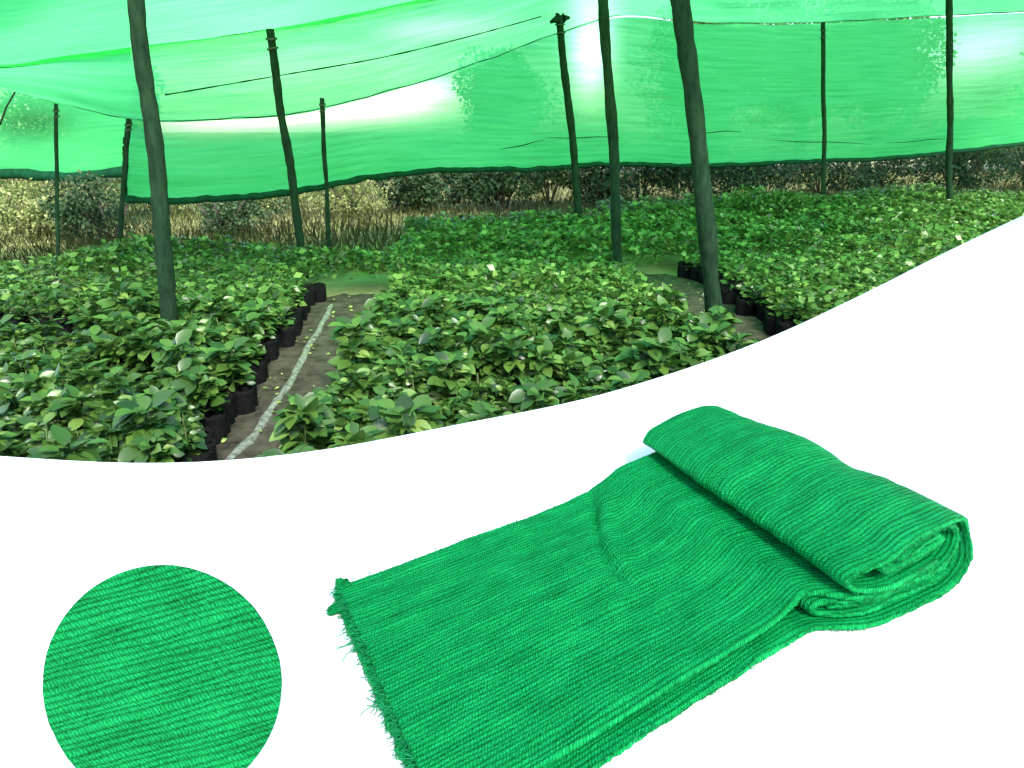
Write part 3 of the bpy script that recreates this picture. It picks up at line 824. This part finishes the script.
S_=[(-60,13.5,3.0,1.3,'leafdry','olive shrub cut by the left edge of the photo'),
    (25,12.0,1.8,1.0,'leafdry','yellowish shrub left of the thin left pole'),
    (95,11.2,1.9,1.05,'leafdark','dark shrub between the thin left pole and the thick post'),
    (215,12.2,2.0,.9,'leafdark','low dark shrub right of the thick left post under the net hem'),
    (150,15.5,2.6,1.3,'leafdry','dry shrub behind the thick left post'),
    (270,15.5,2.2,1.0,'leafdry','dry shrub left of the medium leaning post'),
    (345,15,2.3,1.15,'leafdry','straw-toned shrub right of the pair of slim posts'),
    (415,16,2.4,1.5,'leafdark','leftmost of the dark bushes behind the centre bed'),
    (455,17,2.6,1.7,'leafdark','second dark bush from the left behind the centre bed'),
    (505,16.4,2.5,1.5,'leafdark','dark bush behind the centre bed, left of the bundled post'),
    (550,17,2.4,1.6,'leafdark','dark bush directly behind the bundled post'),
    (595,17,2.4,1.5,'leafdark','dark bush between the bundled post and the slim straight post'),
    (645,17.5,2.6,1.6,'leafdark','dark bush between the slim straight post and the thickest post'),
    (700,18,2.8,1.5,'leafdark','dark bush directly behind the thickest post'),
    (760,19,3.0,1.5,'leafdark','dark bush to the right of the thickest post'),
    (825,20,3.2,1.5,'leafdark','dark bush behind the thin upright post on the right'),
    (890,21,3.3,1.5,'leafdark','dark bush between the two upright posts on the right'),
    (960,21,3.3,1.7,'leafdark','dark bush behind the post nearest the right edge'),
    (1040,22,3.4,1.8,'leafdark','dark bush cut by the right edge of the photo'),
    (770,13.0,1.5,.75,'leaf','taller bright green bushy plant rising above the right bed')]
for k,s in enumerate(S_):
    shrub(s[0],s[1],s[2],s[3],s[4],s[5],k+3, n=3000, size=.065 if s[1]<16 else .10)
def tree(px,Y,h,w,label,seed,n=12000):
    g=at(px,130,Y); e=empty('tree',(g.x,Y,0)); tag(e,label,'tree',group='trees beyond the net wall')
    V,Q,a=blobleaves(n,(0,0,h*.58),(w/2,w/2,h*.42),.17,clumps=30,seed=seed)
    link('crown',npmesh('crown',V,Q,mat=M['leaftree'],attr=a),e)
    q=[tube([(0,0,-.05),(.1,0,h*.3),(0,.1,h*.6)],[.22,.17,.1],8)]
    for k in range(5):
        t=1.3*k+seed; q.append(tube([(0.08,0,h*.3),(math.cos(t)*w*.15,math.sin(t)*w*.15,h*.5),(math.cos(t)*w*.3,math.sin(t)*w*.3,h*.7)],[.1,.07,.03],6))
    V,Q,Tt=merge(q); link('trunk',npmesh('trunk',V,Q,Tt,mat=M['trunk']),e)
TR_=[(60,30,3.6,5,'low round tree beyond the far left net'),
     (115,24,4.4,3.4,'narrow tree showing dark through the net just left of the thick left post'),
     (500,30,4.6,4.2,'shorter narrow tree behind the net left of the bundled post'),
     (700,28,6.0,3.6,'tall tree behind the net between the two central posts'),
     (720,29,7.0,6.5,'tall tree behind the net right of the thickest post'),
     (800,31,7.0,7,'broad tree behind the net near the thin upright post'),
     (870,31,6.8,5.0,'broad tree behind the net between the right-hand posts'),
     (985,33,2.2,6,'lower tree behind the net near the right edge'),
     (1090,33,6.5,7,'tree beyond the right edge of the net wall')]
for k,s in enumerate(TR_): tree(*s[:4],s[4],k+50)

# ------------------------------------------------------------------ light
w=bpy.data.worlds.new('World'); sc.world=w; w.use_nodes=True
nt=w.node_tree; nt.nodes.clear()
sky=nt.nodes.new('ShaderNodeTexSky'); sky.sky_type='NISHITA'; sky.sun_disc=False
SUN_EL=R(44); SUN_AZ=R(160)   # compass style: measured from +Y towards +X
sky.sun_elevation=SUN_EL; sky.sun_rotation=SUN_AZ; sky.air_density=1.0; sky.dust_density=1.2; sky.ozone_density=1.0
bg=nt.nodes.new('ShaderNodeBackground'); bg.inputs[1].default_value=.15
ow=nt.nodes.new('ShaderNodeOutputWorld'); nt.links.new(sky.outputs[0],bg.inputs[0]); nt.links.new(bg.outputs[0],ow.inputs[0])
sl=bpy.data.lights.new('sun','SUN'); sl.energy=1.5; sl.angle=R(14); sl.color=(1,.97,.92)
so=bpy.data.objects.new('sun',sl); col.objects.link(so)
dirv=Vector((math.sin(SUN_AZ)*math.cos(SUN_EL),math.cos(SUN_AZ)*math.cos(SUN_EL),math.sin(SUN_EL)))
so.rotation_euler=dirv.to_track_quat('Z','Y').to_euler(); so.location=(0,0,10)

# ------------------------------------------------------------------ camera
cam=bpy.data.cameras.new('camera'); co=bpy.data.objects.new('camera',cam); col.objects.link(co)
cam.sensor_width=36; cam.lens=36*F/1024; cam.clip_start=.02; cam.clip_end=2000
co.location=(0,0,CAMZ); co.rotation_euler=(math.pi/2-PITCH,0,0)
sc.camera=co
sc.render.resolution_x=1024; sc.render.resolution_y=768
sc.view_settings.view_transform='Standard'; sc.view_settings.look='None'; sc.view_settings.gamma=1; sc.view_settings.use_curve_mapping=False
sc.view_settings.exposure=1.95
sc.cycles.transparent_max_bounces=16
